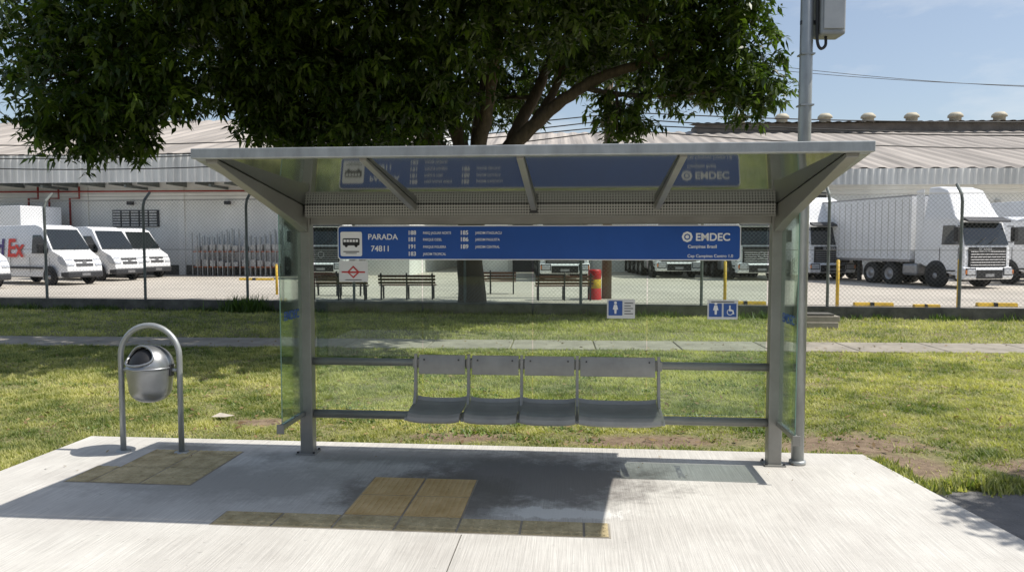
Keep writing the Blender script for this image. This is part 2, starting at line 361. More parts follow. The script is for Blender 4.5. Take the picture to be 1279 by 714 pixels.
# ---------------------------------------------------------------- foliage
def leaves(name,blobs,mat,seed,parent=None,ll=.21,per=9,dens=13,wr_=.16):
    g=np.random.default_rng(seed); C=[];S=[]
    for b in blobs:
        x,y,z,rx,ry,rz=b[:6]; f=b[6] if len(b)>6 else 1; sz=b[7] if len(b)>7 else 1
        area=4*math.pi*((rx*ry+rx*rz+ry*rz)/3); n=int(area*dens*f/(sz**1.3))
        d=g.normal(size=(n,3)); d/=np.linalg.norm(d,axis=1)[:,None]
        ph=g.uniform(0,6.28,6)
        lump=1+.16*np.sin(5*d[:,0]+ph[0])*np.sin(4*d[:,1]+ph[1])+.16*np.sin(7*d[:,2]+ph[2])+.13*np.sin(9*d[:,0]+6*d[:,2]+ph[3])
        rad=(g.uniform(.0,1,n)**.35)*lump+g.normal(0,.05,n)
        p=np.array([x,y,z])+d*np.array([rx,ry,rz])*rad[:,None]
        C.append(p);S.append(np.full(n,sz))
    C=np.concatenate(C);S=np.concatenate(S); n=len(C)
    crnd=g.uniform(0,1,n)
    base=np.repeat(C,per,0)+g.normal(0,.045,(n*per,3)); sz=np.repeat(S,per)*g.uniform(.65,1.2,n*per)
    m=n*per
    az=g.uniform(0,2*math.pi,m); el=g.normal(-.4,.5,m)
    d=np.stack([np.cos(az)*np.cos(el),np.sin(az)*np.cos(el),np.sin(el)],1)
    side=np.cross(d,np.array([0,0,1.])); side/=np.linalg.norm(side,axis=1)[:,None]+1e-6
    roll=g.normal(0,.5,m); up=np.cross(side,d); side=side*np.cos(roll)[:,None]+up*np.sin(roll)[:,None]; up=np.cross(side,d)
    l=(ll*sz)[:,None]; w=l*wr_
    b0=base+d*l*.12; tip=base+d*l+np.array([0,0,-.18])*l; mid=base+d*l*.5+up*l*.04
    V=np.stack([b0,mid+side*w-up*w*.4,tip,mid-side*w-up*w*.4],1).reshape(-1,3)
    idx=np.arange(m)[:,None]*4
    F=np.concatenate([idx+np.array([[0,1,2]]),idx+np.array([[0,2,3]])],0)
    r=np.clip(.6*np.repeat(crnd,per)+.4*g.uniform(0,1,m),0,1); r=r**1.6
    return fastmesh(name,V,F,mat,np.repeat(r,4),parent)
blobs=[(-8.6,15.5,5.15,1.75,1.7,1.5,1.5),(-7.0,16,7.2,2.0,2,1.6,1.3),(-9.7,16.5,6.6,1.5,1.6,1.4,1.3),(-9.0,15.3,4.4,.9,.9,.8,1.6),(-7.4,15.6,5.2,1.0,1,.9,1.5),(-8.0,15.4,4.3,.8,.8,.6,1.5),
(-5.3,17,6.4,1.6,1.6,1.3,1.4),(-4.5,18,5.5,1.6,1.5,1.25,1.5),(-3.0,17.5,5.5,1.6,1.5,1.3,1.5),(-5.9,18.5,5.2,1.2,1.1,.9,1.4),(-3.9,16.5,7.4,1.8,1.6,1.3,1.3),
(-4.6,18.8,4.7,1.2,1,.8,1.5),(-2.6,18.6,4.9,1.3,1,.8,1.4),(-5.7,18.3,4.7,.9,.9,.65,1.5),(-6.6,17.5,5.5,.9,.9,.7,1.4),
(-1.2,16.8,7.0,1.9,1.7,1.4,1.3),(-1.8,18.5,5.6,1.2,1,.8,1.3),(.9,17,7.6,2.0,1.8,1.3,1.3),(3.1,18,7.6,2.0,1.8,1.3,1.3),(5.1,18.5,6.8,1.4,1.6,1.3,1.4),
(5.8,18.5,5.6,1.1,1.1,.75,1.5),(2.8,19,5.0,.8,.8,.75,1.6),(4.3,19,6.0,1.3,1.2,.85,1.4),(5.1,18,8.3,1.3,1.5,1.4,1.3),(1.8,19.5,6.6,1.0,1,.6,1.2),
(-4,21.5,7.4,3,2,2.2,1,1.2),(-.5,22.5,7.8,3.2,2,2.3,1,1.2),(3.2,22,7.8,2.6,2,1.8,1,1.2),(-7.5,20,7.6,2.4,2,1.8,.9,1.2),(-.3,21.5,5.9,1.5,1,.8,1),(-3.2,21.5,5.4,2.0,1,1.0,1.1),
(-7,17,10.0,3,2.6,1.8,.9,1.7),(-2,17.5,11,3.6,3,2.2,.9,1.7),(3,18,10.6,3.2,3,2.0,.9,1.7),(0,20,12.5,4,3,1.6,.8,1.7),(-4,21,11,3,3,2,.8,1.7),
(.8,12.0,8.4,2.6,2.2,1.1,1.5,1.6),(-3,11.4,8.3,2.6,2.2,1.1,1.5,1.6),(-6.4,12.6,8.4,2.4,2.0,1.2,1.4,1.6),(-1,15,9.3,4.5,2.2,1.4,1.2,1.6),(-5.5,15.3,9,3,2.0,1.4,1.2,1.6),(2.6,14.6,8.8,2,1.8,1.2,1.2,1.6)]
tree=empty('mango_tree',(0,0,0))
leaves('crown_foliage',blobs,m_leaf,3,tree,ll=.26,per=9,dens=12.5,wr_=.17)
parts=[]
def limb(ctrl,r0,r1,n=8):
    p=spl(ctrl,8); rr=[r0+(r1-r0)*i/(len(p)-1) for i in range(len(p))]
    p=[q+Vector((random.uniform(-1,1),random.uniform(-1,1),random.uniform(-1,1)))*rr[i]*.18*(1 if 0<i<len(p)-1 else 0) for i,q in enumerate(p)]
    parts.append(tubeg(p,rr,n)); return p
tr=spl([(-1.1,20,GZ-.1),(-1.08,20,.5),(-1.15,19.95,1.6),(-1.05,19.9,2.7)],6)
parts.append(tubeg(tr,[.62,.5,.44,.42,.40,.39,.38,.37,.36,.36,.35,.35,.35,.35,.35,.35,.36,.38,.40][:len(tr)],14))
limbs=[]
J=(-1.05,19.9,2.6)
limbs.append(limb([J,(-.3,19.7,4.0),(.7,19.4,5.0),(2.0,19,5.9),(3.6,18.6,6.4),(5.2,18.4,7)],.26,.07))
limbs.append(limb([J,(-.2,20,4.2),(.5,20.3,5.6),(1.3,20.8,7.2),(2.4,21.2,8.5)],.24,.08))
limbs.append(limb([J,(-1.9,19.6,4.3),(-3.2,18.9,5.3),(-4.6,18.2,6.2),(-6.5,17.3,7),(-8.6,16.3,6.3)],.25,.06))
limbs.append(limb([J,(-1.4,19.8,4.5),(-2.0,19.7,6.2),(-2.8,19.5,8),(-3.4,19.2,10)],.25,.07))
limbs.append(limb([J,(-.8,19.3,4.4),(-.4,18.3,6.4),(-.3,16.5,8.0),(-.2,14,8.6)],.22,.06))
limbs.append(limb([J,(-.9,20,5),(-.5,20.1,7.5),(-.3,20,10.5)],.22,.07))
limbs.append(limb([(.4,19.5,4.75),(1.2,19.6,6.0),(1.5,19.2,7.4),(1.4,18.5,8.6)],.13,.05))
limbs.append(limb([(1.8,19.1,5.8),(2.5,18.9,5.6),(3.8,18.7,5.5),(5.4,18.5,5.6)],.08,.03))
limbs.append(limb([(-2.4,19.3,4.8),(-3.5,18.6,5.0),(-5.0,18.3,5.2)],.1,.03))
allp=[q for l in limbs for q in l[6:]]
for b in blobs:
    c=Vector(b[:3]); q=min(allp,key=lambda p:(p-c).length)
    mid=(q+c)/2+Vector((random.uniform(-.3,.3),random.uniform(-.3,.3),random.uniform(-.1,.4)))
    limb([q,mid,c],.07,.025,6)
    for k in range(3):
        e=c+Vector((random.uniform(-1,1)*b[3],random.uniform(-1,1)*b[4],random.uniform(-.8,.8)*b[5]))*.75
        limb([mid,(mid+e)/2+Vector((0,0,.15)),e],.035,.012,5)
V,F=multi(parts); obj('trunk_and_limbs',V,F,m_bark,tree,smooth=True)
t2=empty('street_tree',(6.75,4.72,0))
leaves('crown_foliage',[(0,0,3.6,1.0,.75,.7,2),(.5,.2,4.3,.8,.7,.6,2),(-.3,-.4,4.1,.7,.7,.6,2),(.6,-.2,3.5,.8,.7,.6,2)],m_leaf,5,t2,ll=.15,per=9,dens=30)
tube('trunk',spl([(.1,0,GZ-.1),(.05,.03,1.2),(0,0,2.4),(0,0,3.8)],5),[.09]*6+[.07]*6+[.04]*4,m_bark,t2)
def tufts(name,cs,mat,seed,h=.25,n=40,sp=.15,parent=None,lean=(.2,.8),wd=.008):
    g=np.random.default_rng(seed); V=[];r=[]
    for (x,y,s) in cs:
        k=max(3,int(n*s)); b=np.stack([x+g.normal(0,sp*s,k),y+g.normal(0,sp*s*.6,k),np.full(k,GZ)],1)
        az=g.uniform(0,6.28,k); hh=h*s*g.uniform(.4,1.1,k); ln=hh*g.uniform(lean[0],lean[1],k)
        tip=b+np.stack([np.cos(az)*ln,np.sin(az)*ln,hh],1); sd=np.stack([-np.sin(az),np.cos(az),0*az],1)*wd*(1+s)
        V.append(np.stack([b-sd,b+sd,tip],1).reshape(-1,3)); r.append(np.repeat(g.uniform(0,1,k),3))
    V=np.concatenate(V);r=np.concatenate(r);F=np.arange(len(V)).reshape(-1,3); return fastmesh(name,V,F,mat,r,parent)
fx=lambda t,o:( -13.4+t*math.cos(R(-7.7))-o*math.sin(R(-7.7)), 21.3+t*math.sin(R(-7.7))+o*math.cos(R(-7.7)))
cs=[]
for k in range(260):
    t=random.uniform(-10,34); x,y=fx(t,-.2+random.uniform(-.12,.1)); cs.append((x,y,random.uniform(.2,1.0)))
for k in range(14):
    x,y=fx(6.3+random.gauss(0,.3),-.25); cs.append((x,y,random.uniform(1.2,2.4)))
tufts('wall_weeds',cs,m_weed,11,h=.22)

# ---------------------------------------------------------------- lawn blades
def inpath(x,y): return abs(y-(13.5-x*math.tan(R(3.4))))<.75
def lawn():
    g=np.random.default_rng(2)
    X=[];Y=[];Hh=[]
    for (n,y0,y1,h) in ((360000,5.0,9,.030),(260000,9,13.5,.040),(120000,13.5,21.3,.055)):
        y=y0+(y1-y0)*g.uniform(0,1,n); x=(g.uniform(-1,1,n))*(y*.70+.6)
        X.append(x);Y.append(y);Hh.append(np.full(n,h))
    x=np.concatenate(X);y=np.concatenate(Y);h=np.concatenate(Hh)
    u=(x-O.x)*cU.x+(y-O.y)*cU.y; v=(x-O.x)*cV.x+(y-O.y)*cV.y
    inpad=(u>-4.22-np.clip(-v*.02,0,.3))&(u<2.8+np.where(v<.36,(.36-v)*.15,0))&(v<.375)
    sh=(u>2.88)&(v<-.42)
    py=13.5-(x)*math.tan(R(3.4)); path=np.abs(y-py)<.6+g.normal(0,.035,len(x))
    fy=21.3-(x+13.4)*math.tan(R(7.7)); bey=y>fy-.12
    def sn(a,b,c): return np.sin(x*a+1.3*np.sin(y*b+c))*np.sin(y*a*1.1+1.1*np.sin(x*b*1.3+c))
    f=.5+.2*sn(2.1,1.7,0)+.25*sn(5.3,3.1,1)+.22*sn(11,7,2)+.18*sn(23,15,3)
    prob=np.clip(.28+.85*f,.06,1)
    for (cx,cy,rx,ry) in DIRT:
        d=np.sqrt(((x-cx)/rx)**2+((y-cy)/ry)**2)+.35*sn(9,5,0); prob*=np.clip((d-.7)/.7,.03,1)
    prob*=np.where((v<.8)&(u>-4.3)&(u<3),np.clip(.25+(v-.37)*1.6+.4*sn(6,4,2),.12,1),1)
    keep=(~inpad)&(~sh)&(~path)&(~bey)&(g.uniform(0,1,len(x))<prob)
    x=x[keep];y=y[keep];h=h[keep];f=f[keep]; n=len(x)
    hh=h*g.uniform(.4,1.35,n)*(.45+1.1*np.clip(f,0,1.2)); az=g.uniform(0,6.28,n); ln=hh*g.uniform(.3,1.6,n)
    b=np.stack([x,y,np.full(n,GZ-.003)],1); wd=.0038*(1+y/9)
    sd=np.stack([-np.sin(az),np.cos(az),0*az],1)*wd[:,None]
    tip=b+np.stack([np.cos(az)*ln,np.sin(az)*ln,hh],1)
    V=np.stack([b-sd,b+sd,tip],1).reshape(-1,3); F=np.arange(3*n).reshape(-1,3)
    def sn2(a,b,c): return np.sin(x*a+1.3*np.sin(y*b+c))*np.sin(y*a*1.1+1.1*np.sin(x*b*1.3+c))
    patch=.5+.25*sn2(.9,.6,0)+.28*sn2(2.6,1.9,1)+.25*sn2(7,5,2)+.15*sn2(15,11,4)
    r=np.clip(.45*g.uniform(0,1,n)+.95*(1-patch)-.18,0,1)
    fastmesh('lawn_grass',V,F,m_blade,np.repeat(r,3))
lawn()
cs=[]
for k in range(900):
    y=random.uniform(6.8,14); x=random.uniform(-1,1)*y*.7
    if inpath(x,y): continue
    if (x-O.x)*cV.x+(y-O.y)*cV.y<.7: continue
    if math.sin(x*1.3+2*math.sin(y*.8))*math.sin(y*1.6+x*.5)<-.1: continue
    cs.append((x,y,random.uniform(.5,1.3)))
tufts('clover_weeds',cs,m_clover,21,h=.035,n=26,sp=.09,lean=(.5,1.8),wd=.007)
cs=[]
for k in range(260):
    u=random.uniform(-4.2,2.8); x,y=W(u,.40+abs(random.gauss(0,.04))); cs.append((x,y,random.uniform(.15,.45)))
for k in range(70):
    v=random.uniform(-.5,.35); x,y=W(2.85-.13*(v-.36)+random.uniform(0,.06),v); cs.append((x,y,random.uniform(.2,.6)))
for k in range(60):
    x,y=W(random.uniform(3.0,4.6),-.4+random.gauss(0,.08)); cs.append((x,y,random.uniform(.3,.8)))
tufts('edge_grass',cs,m_blade,12,h=.14,sp=.07)
g=np.random.default_rng(9); n=1700; y=g.uniform(5.2,14,n); x=g.uniform(-1,1,n)*y*.7
az=g.uniform(0,6.28,n); s=g.uniform(.015,.045,n)[:,None]
uu=(x-O.x)*cU.x+(y-O.y)*cU.y; vv=(x-O.x)*cV.x+(y-O.y)*cV.y; ok=(vv>.45)|(g.uniform(0,1,n)<.12)
zz=np.where((vv<.36),.012,GZ+.03); ok&=~((vv<.36)&((uu<-4)|(uu>2.7))); s=np.where((vv<.36)[:,None],s*.45,s)
d=np.stack([np.cos(az),np.sin(az),g.normal(0,.25,n)],1)*s; sd=np.stack([-np.sin(az),np.cos(az),g.normal(0,.3,n)],1)*s*.4
b=np.stack([x,y,zz],1)
V=np.stack([b-d,b+sd,b+d,b-sd],1)[ok].reshape(-1,3); F=np.arange(len(V)).reshape(-1,4)
fastmesh('leaf_litter',V,F,m_litter,np.repeat(g.uniform(0,1,ok.sum()),4),nv=4)
obj('paper_litter',[(-3.15,7.65,0),(-2.98,7.6,.01),(-2.93,7.72,.0),(-3.1,7.76,.02)],[(0,1,2,3)],m_card)

# ---------------------------------------------------------------- shelter
S=empty('bus_shelter',(O.x,O.y,0),YAW)
for nm,u in (('post_left',-1.96),('post_right',1.96)):
    box(nm,u-.055,u+.055,-.05,.05,-.02,2.03,m_steel,S,bev=.008)
    box(nm+'_base_plate',u-.085,u+.085,-.08,.08,.0005,.012,m_steel,S,bev=.003)
    boxes(nm+'_anchor_bolts',[(u+a-.008,u+a+.008,b_-.008,b_+.008,.012,.026) for a in (-.07,.07) for b_ in (-.065,.065)],m_dark,S)
tube('rail_upper',[(-1.905,0,.80),(1.905,0,.80)],.033,m_steel,S,16)
tube('rail_lower',[(-1.905,0,.345),(1.905,0,.345)],.036,m_steel,S,16)
box('back_beam',-2.0,2.0,-.06,.06,2.032,2.10,m_steel,S,bev=.006)
box('back_beam_lower',-1.904,1.904,-.03,.04,1.965,2.03,m_steel,S,bev=.006)
box('perforated_strip',-1.9,-.006,-.165,-.15,2.035,2.125,m_perf,S)
box('perforated_strip_b',.006,1.9,-.165,-.15,2.035,2.125,m_perf,S)
boxes('strip_frame',[(-1.9,1.9,-.17,-.062,2.022,2.034),(-.005,.005,-.172,-.15,2.035,2.12)],m_steel,S)
boxes('strip_clips',[(-.03,.03,-.18,-.166,2.05,2.085)],m_dark,S)
sl=.145
zr=lambda v:2.105-sl*v
prism('roof_soffit_panel',[(.12,zr(.12)),(-1.62,zr(-1.62)),(-1.62,zr(-1.62)+.02),(.12,zr(.12)+.02)],-1.99,1.99,m_soffit,S)
box('front_beam',-2.06,2.06,-1.68,-1.622,zr(-1.65)-.012,zr(-1.65)+.052,m_galv,S,bev=.006)
box('rear_gutter',-2.02,2.02,.122,.20,2.06,2.16,m_steel,S,bev=.006)
for nm,s_ in (('side_beam_left',-1),('side_beam_right',1)):
    a,b_=(1.992*s_,2.055*s_); 
    prism(nm,[(.2,zr(.2)-.06),(-1.62,zr(-1.62)-.012),(-1.62,zr(-1.62)+.045),(.2,zr(.2)+.045)],min(a,b_),max(a,b_),m_galv,S,bev=.004)
for nm,u,w_ in (('arm_left',-1.955,.05),('arm_right',1.955,.05)):
    prism(nm,[(-.052,1.90),(-.052,zr(-.05)-.004),(-1.615,zr(-1.615)-.004),(-1.615,zr(-1.615)-.03),(-.3,1.98)],u-w_+.014,u+w_-.014,m_steel,S,bev=.004)
for k,u in enumerate((-.98,0,.98)):
    prism(f'rib_{k+1}',[(-.18,zr(-.18)-.06),(-.18,zr(-.18)-.003),(-1.615,zr(-1.615)-.003),(-1.615,zr(-1.615)-.022)],u-.022,u+.022,m_steel,S,bev=.003)
us=[-1.9,-.96,-.02,.93,1.9]
for k in range(4):
    box(f'back_glass_{k+1}',us[k]+.005,us[k+1]-.005,.045,.053,.385,1.96,m_glass,S)
boxes('glass_clips',[(u-.02,u+.02,.034,.044,z,z+.05) for u in us[1:4] for z in (.40,.79)],m_dark,S)
for nm,u in (('left',-1.985),('right',1.985)):
    box('side_glass_'+nm,u-.004,u+.004,-.50,-.056,.37,2.07,m_glass,S)
    box('side_rail_'+nm,u-.02,u+.02,-.53,-.052,.33,.368,m_steel,S,bev=.004)
    box('side_rail_foot_'+nm,u-.03,u+.03,-.545,-.532,.30,.375,m_steel,S,bev=.003)
boxes('side_glass_edge',[(-1.9885,-1.9815,-.504,-.501,.37,2.07),(1.9815,1.9885,-.504,-.501,.37,2.07)],M('glass_edge_green',(.18,.32,.25),.2),S)
m_bl2=M('sticker_blue',(.03,.10,.35),.5)
text('side_sticker_right','EMDEC',.10,(1.979,-.28,1.19),m_bl2,S,rot=(math.pi/2,0,-math.pi/2),align='CENTER',bold=.002)
text('side_sticker_left','EMDEC',.10,(-1.979,-.28,1.19),m_bl2,S,rot=(math.pi/2,0,math.pi/2),align='CENTER',bold=.002)
seats=[(-.97,-.58),(-.52,-.13),(-.08,.33),(.38,.99)]
for k,(a,b_) in enumerate(seats):
    V=[];F=[];n=6
    for i_ in range(n+1):
        t=i_/n; z=.715+.16*t; v=-.075+.02*t+.03*math.sin(t*math.pi)*-0.3
        V+= [(a,v,z),(b_,v,z),(b_,v+.012,z),(a,v+.012,z)]
    for i_ in range(n):
        for j in range(4): F.append((4*i_+j,4*i_+(j+1)%4,4*i_+4+(j+1)%4,4*i_+4+j))
    F+=[(0,1,2,3),(4*n+3,4*n+2,4*n+1,4*n)]
    obj(f'seat_back_{k+1}',V,F,m_steel2,S,bev=.004)
    prof=[(-.055,.515),(-.07,.485),(-.12,.465),(-.20,.452),(-.30,.450),(-.38,.457),(-.43,.452),(-.455,.432),(-.462,.405)]
    m_=len(prof); nu=8; V=[];F=[]
    for j in range(nu+1):
        t=j/nu; uu_=a-.012+(b_-a+.024)*t; e_=abs(2*t-1)**4*.016
        for p in prof: V.append((uu_,p[0],p[1]+e_))
    T=len(V)
    for (x_,y_,z_) in V[:T]: V.append((x_,y_+.003,z_-.014))
    for j in range(nu):
        for q in range(m_-1):
            A=j*m_+q; F.append((A,A+1,A+m_+1,A+m_)); F.append((T+A,T+A+m_,T+A+m_+1,T+A+1))
        for q in (0,m_-1): A=j*m_+q; F.append((A,A+m_,T+A+m_,T+A))
    for q in range(m_-1):
        for j in (0,nu): A=j*m_+q; F.append((A,A+1,T+A+1,T+A))
    obj(f'seat_pan_{k+1}',V,F,m_steel2,S)
for k,u in enumerate((-1.0,-.55,-.105,.355,1.02)):
    pl=[(-.035,.88),(-.058,.88),(-.085,.56),(-.13,.475),(-.43,.43),(-.44,.405),(-.41,.40),(-.10,.43),(-.04,.385),(-.03,.56)]
    prism(f'seat_bracket_{k+1}',pl,u-.012,u+.012,m_steel2,S,bev=.003)
boxes('seat_bolts',[(a+d-.006,a+d+.006,-.098,-.086,z-.006,z+.006) for a,b_ in seats for d in (.05,b_-a-.05) for z in (.84,)],m_dark,S)
boxes('rail_clamps',[(u-.03,u+.03,-.045,.04,.762,.838) for u in (-1.0,-.55,-.105,.355,1.02)],m_steel2,S,bev=.005)

SB=empty('bus_stop_sign',(O.x,O.y,0),YAW)
def rrect(x0,x1,z0,z1,r,n=5):
    P=[]
    for cx,cz,a0 in ((x1-r,z1-r,0),(x0+r,z1-r,90),(x0+r,z0+r,180),(x1-r,z0+r,270)):
        for k in range(n+1):
            a=R(a0+90*k/n); P.append((cx+r*math.cos(a),cz+r*math.sin(a)))
    return P
def plate(name,x0,x1,z0,z1,r,y0,y1,mat,par): return prism(name,rrect(x0,x1,z0,z1,r),y0,y1,mat,par,axis='y')
su0,su1,sz0,sz1=-1.66,1.66,1.67,1.955
plate('board_white_edge',su0,su1,sz0,sz1,.03,-.052,-.036,m_signwhite,SB)
plate('board_blue',su0+.008,su1-.008,sz0+.008,sz1-.008,.025,-.055,-.0525,m_blue,SB)
boxes('board_brackets',[(u-.02,u+.02,-.035,.044,sz0+.06,sz0+.2) for u in (-1.3,-.4,.5,1.4)],m_steel,SB)
yt=-.0565
plate('bus_icon_panel',-1.635,-1.45,1.70,1.905,.015,-.058,-.0555,m_signwhite,SB)
plate('bus_icon_body',-1.615,-1.47,1.79,1.85,.012,-.0605,-.0585,m_black,SB)
boxes('bus_icon_windows',[(-1.607+.026*k,-1.587+.026*k,-.0625,-.0608,1.818,1.84) for k in range(5)],m_signwhite,SB)
for k,xx in enumerate((-1.585,-1.5)): lathe(f'bus_icon_wheel_{k}',[(.0,-.0625),(.012,-.0625),(.012,-.0585)],m_black,SB,12,axis='y',loc=(xx,0,1.787))
boxes('bus_icon_caption',[(-1.61,-1.475,-.0605,-.0585,1.735,1.742),(-1.59,-1.495,-.0605,-.0585,1.722,1.727)],m_black,SB)
text('label_stop','PARADA',.066,(-1.40,yt,1.84),m_signwhite,SB,bold=.001)
text('label_number','74811',.066,(-1.375,yt,1.742),m_signwhite,SB,bold=.001)
rows=[(1.90,'188','PARQ JAGUAR NORTE','185','JARDIM ITAGUACU'),(1.845,'181','PARQUE OZIEL','186','JARDIM PAULISTA'),(1.785,'191','PARQUE FIGUEIRA','189','JARDIM CENTRAL'),(1.725,'183','JARDIM TROPICAL','','')]
for k,(z,a,b_,c,d) in enumerate(rows):
    z-=.02
    text(f'route_a_{k}',a,.048,(-1.06,yt,z),m_signwhite,SB,bold=.0012); text(f'route_name_a_{k}',b_,.030,(-.93,yt,z+.004),m_signwhite,SB,sx=.78,bold=.0003)
    if c: text(f'route_b_{k}',c,.048,(-.62,yt,z),m_signwhite,SB,bold=.0012); text(f'route_name_b_{k}',d,.030,(-.49,yt,z+.004),m_signwhite,SB,sx=.85,bold=.0003)
text('label_operator','EMDEC',.085,(1.30,yt,1.83),m_signwhite,SB,bold=.0022)
text('label_city','Campinas Brasil',.036,(1.24,yt,1.77),m_signwhite,SB,bold=.0006)
text('label_area','Cep Campinas Centro 1.0',.034,(1.60,yt,1.695),m_signwhite,SB,align='RIGHT',bold=.0004)
lathe('logo_ring',[(.026,-.0575),(.044,-.0575)],m_signwhite,SB,8,axis='y',loc=(1.235,0,1.86))
lathe('logo_dot',[(.0,-.0575),(.016,-.0575)],m_signwhite,SB,8,axis='y',loc=(1.235,0,1.86))
RN=empty('transit_notice_sign',(O.x,O.y,0),YAW)
plate('panel',-1.655,-1.405,1.485,1.662,.012,-.046,-.038,m_sticker,RN)
# pointed bar-and-diamond outline symbol
prism('red_symbol',[(-1.63,1.572),(-1.578,1.572),(-1.53,1.62),(-1.482,1.572),(-1.43,1.572),(-1.43,1.560),(-1.482,1.560),(-1.53,1.515),(-1.578,1.560),(-1.63,1.560)],-.050,-.0465,m_red,RN,axis='y')
prism('symbol_inner_top',[(-1.56,1.573),(-1.53,1.603),(-1.50,1.573)],-.052,-.0505,m_sticker,RN,axis='y')
prism('symbol_inner_low',[(-1.56,1.558),(-1.50,1.558),(-1.53,1.531)],-.052,-.0505,m_sticker,RN,axis='y')
boxes('caption',[(-1.60,-1.46,-.0485,-.0465,1.498,1.504)],m_dark,RN)
def pict(par,x0,kind):
    lathe('head',[(.0,.0325),(.012,.0325)],m_signwhite,par,12,axis='y',loc=(x0,0,1.375))
    prism('figure',[(x0-.012,1.36),(x0+.012,1.36),(x0+.022,1.32),(x0+.01,1.32),(x0+.008,1.285),(x0-.008,1.285),(x0-.01,1.32),(x0-.022,1.32)],.031,.033,m_signwhite,par,axis='y')
def sticker(nm,x0,x1,n):
    e=empty(nm,(O.x,O.y,-.06),YAW)
    plate('sheet',x0,x1,1.245,1.405,.006,.037,.043,m_sticker,e)
    w_=(x1-x0)
    if n==1:
        plate('blue_field',x0+.012,x0+w_*.55,1.27,1.392,.004,.034,.0365,m_bl2,e); pict(e,x0+w_*.3,'wc')
        boxes('text_lines',[(x0+w_*.62,x1-.015-.02*(k%2),.034,.0365,1.37-.022*k,1.376-.022*k) for k in range(5)],m_dark,e)
    else:
        plate('blue_a',x0+.012,x0+w_*.47,1.265,1.375,.004,.034,.0365,m_bl2,e); plate('blue_b',x0+w_*.53,x1-.012,1.265,1.375,.004,.034,.0365,m_bl2,e)
        pict(e,x0+w_*.27,'wc')
        xc=x0+w_*.74
        lathe('chair_wheel',[(.020,.0325),(.026,.0325)],m_signwhite,e,16,axis='y',loc=(xc,0,1.305))
        prism('chair_figure',[(xc-.008,1.36),(xc+.004,1.36),(xc+.004,1.325),(xc+.026,1.322),(xc+.034,1.29),(xc+.024,1.288),(xc+.018,1.312),(xc-.008,1.312)],.031,.033,m_signwhite,e,axis='y')
        boxes('text_lines',[(x0+.03,x1-.03,.034,.0365,1.385,1.391)],m_dark,e)
sticker('information_sticker',.60,.83,1); sticker('information_sticker',1.42,1.665,2)

UP=empty('metal_utility_pole',(2.345,5.99,0))  # metal utility pole carrying a junction box, without a lamp
tube('pole',[(0,0,-.05),(0,0,6.2)],.05,m_galv,UP,20)
lathe('base_collar',[(.0501,.0),(.066,.0),(.066,.03),(.0501,.035)],m_galv,UP,20)
box('junction_box',.075,.27,-.10,.08,3.44,4.0,M('box_grey',(.30,.31,.31),.5,.2,ns=6,na=.15),UP,bev=.02,seg=3)
box('junction_box_cover',.09,.255,-.112,-.101,3.48,3.95,M('box_cover',(.36,.37,.37),.4,.2,ns=6,na=.1),UP,bev=.008)
boxes('brackets',[(-.055,.075,-.02,.0,3.54,3.57),(-.055,.075,-.02,.0,3.8,3.83)],m_dark,UP)
tube('cable_loop',spl([(.14,-.03,3.44),(.135,-.04,3.37),(.09,-.06,3.34),(.06,-.065,3.40),(.058,-.06,3.6),(.055,-.05,4.2)],8),.012,m_wire,UP,8)
tube('conduit',[(.045,-.055,3.9),(.045,-.055,6.0)],.016,m_wire,UP,8)
boxes('straps',[(-.053,.053,-.053,.053,z,z+.012) for z in (2.9,3.3)],m_galv,UP)

# ---------------------------------------------------------------- litter bin
B=empty('litter_bin',(-3.125,6.34,0),YAW)
hw=.265
pts=[(-hw,0,-.02),(-hw,0,.4),(-hw,0,.82)]+[(-hw*math.cos(R(t)),0,.84+hw*math.sin(R(t))) for t in range(0,181,10)]+[(hw,0,.82),(hw,0,.4),(hw,0,-.02)]
tube('arch_frame',pts,.024,m_galv,B,14)
for s_ in (-1,1): lathe('foot_plate_'+('l' if s_<0 else 'r'),[(0.0,.011),(.06,.011),(.062,.0005)],m_galv,B,16,loc=(hw*s_,0,0))
prof=[]
for k in range(0,10):
    t=k/9*math.pi/2; prof.append((.172*math.sin(t)**.8 if k else .002,.44+.13*(1-math.cos(t))))
prof+=[(.178,.62),(.185,.68),(.190,.735)]
for k in range(1,11):
    t=k/10*math.pi/2; prof.append((max(.002,.190*math.cos(t)),.745+.19*math.sin(t)))
n=72;V=[];F=[]
for r_,h_ in prof:
    for k in range(n): a=2*math.pi*k/n; V.append(Vector((r_*math.cos(a),r_*math.sin(a),h_)))
od=Vector((-.30,-.78,.66)).normalized(); cc=Vector((0,0,.755))
HX,HY=.78,.52
def hole(c):
    if c.z<.755: return False
    d=(c-cc).normalized(); l=d-od*d.dot(od); sx=od.cross(Vector((0,0,1))).normalized(); sy=sx.cross(od)
    return d.dot(od)>0 and (l.dot(sx)/HX)**2+(l.dot(sy)/HY)**2<1
for i_ in range(len(prof)-1):
    for k in range(n):
        q=(i_*n+k,i_*n+(k+1)%n,(i_+1)*n+(k+1)%n,(i_+1)*n+k); c=(V[q[0]]+V[q[1]]+V[q[2]]+V[q[3]])/4
        if not hole(c): F.append(q)
o=obj('bin_shell',V,F,m_bin,B,smooth=True); sm=o.modifiers.new('s','SOLIDIFY'); sm.thickness=.006
obj('bin_inner',[Vector((v.x*.9,v.y*.9,(v.z-.7)*.9+.7)) for v in V],[(i_*n+k,i_*n+(k+1)%n,(i_+1)*n+(k+1)%n,(i_+1)*n+k) for i_ in range(len(prof)-1) for k in range(n)],m_black,B,smooth=True)
sx=od.cross(Vector((0,0,1))).normalized(); sy=sx.cross(od); rp=[]
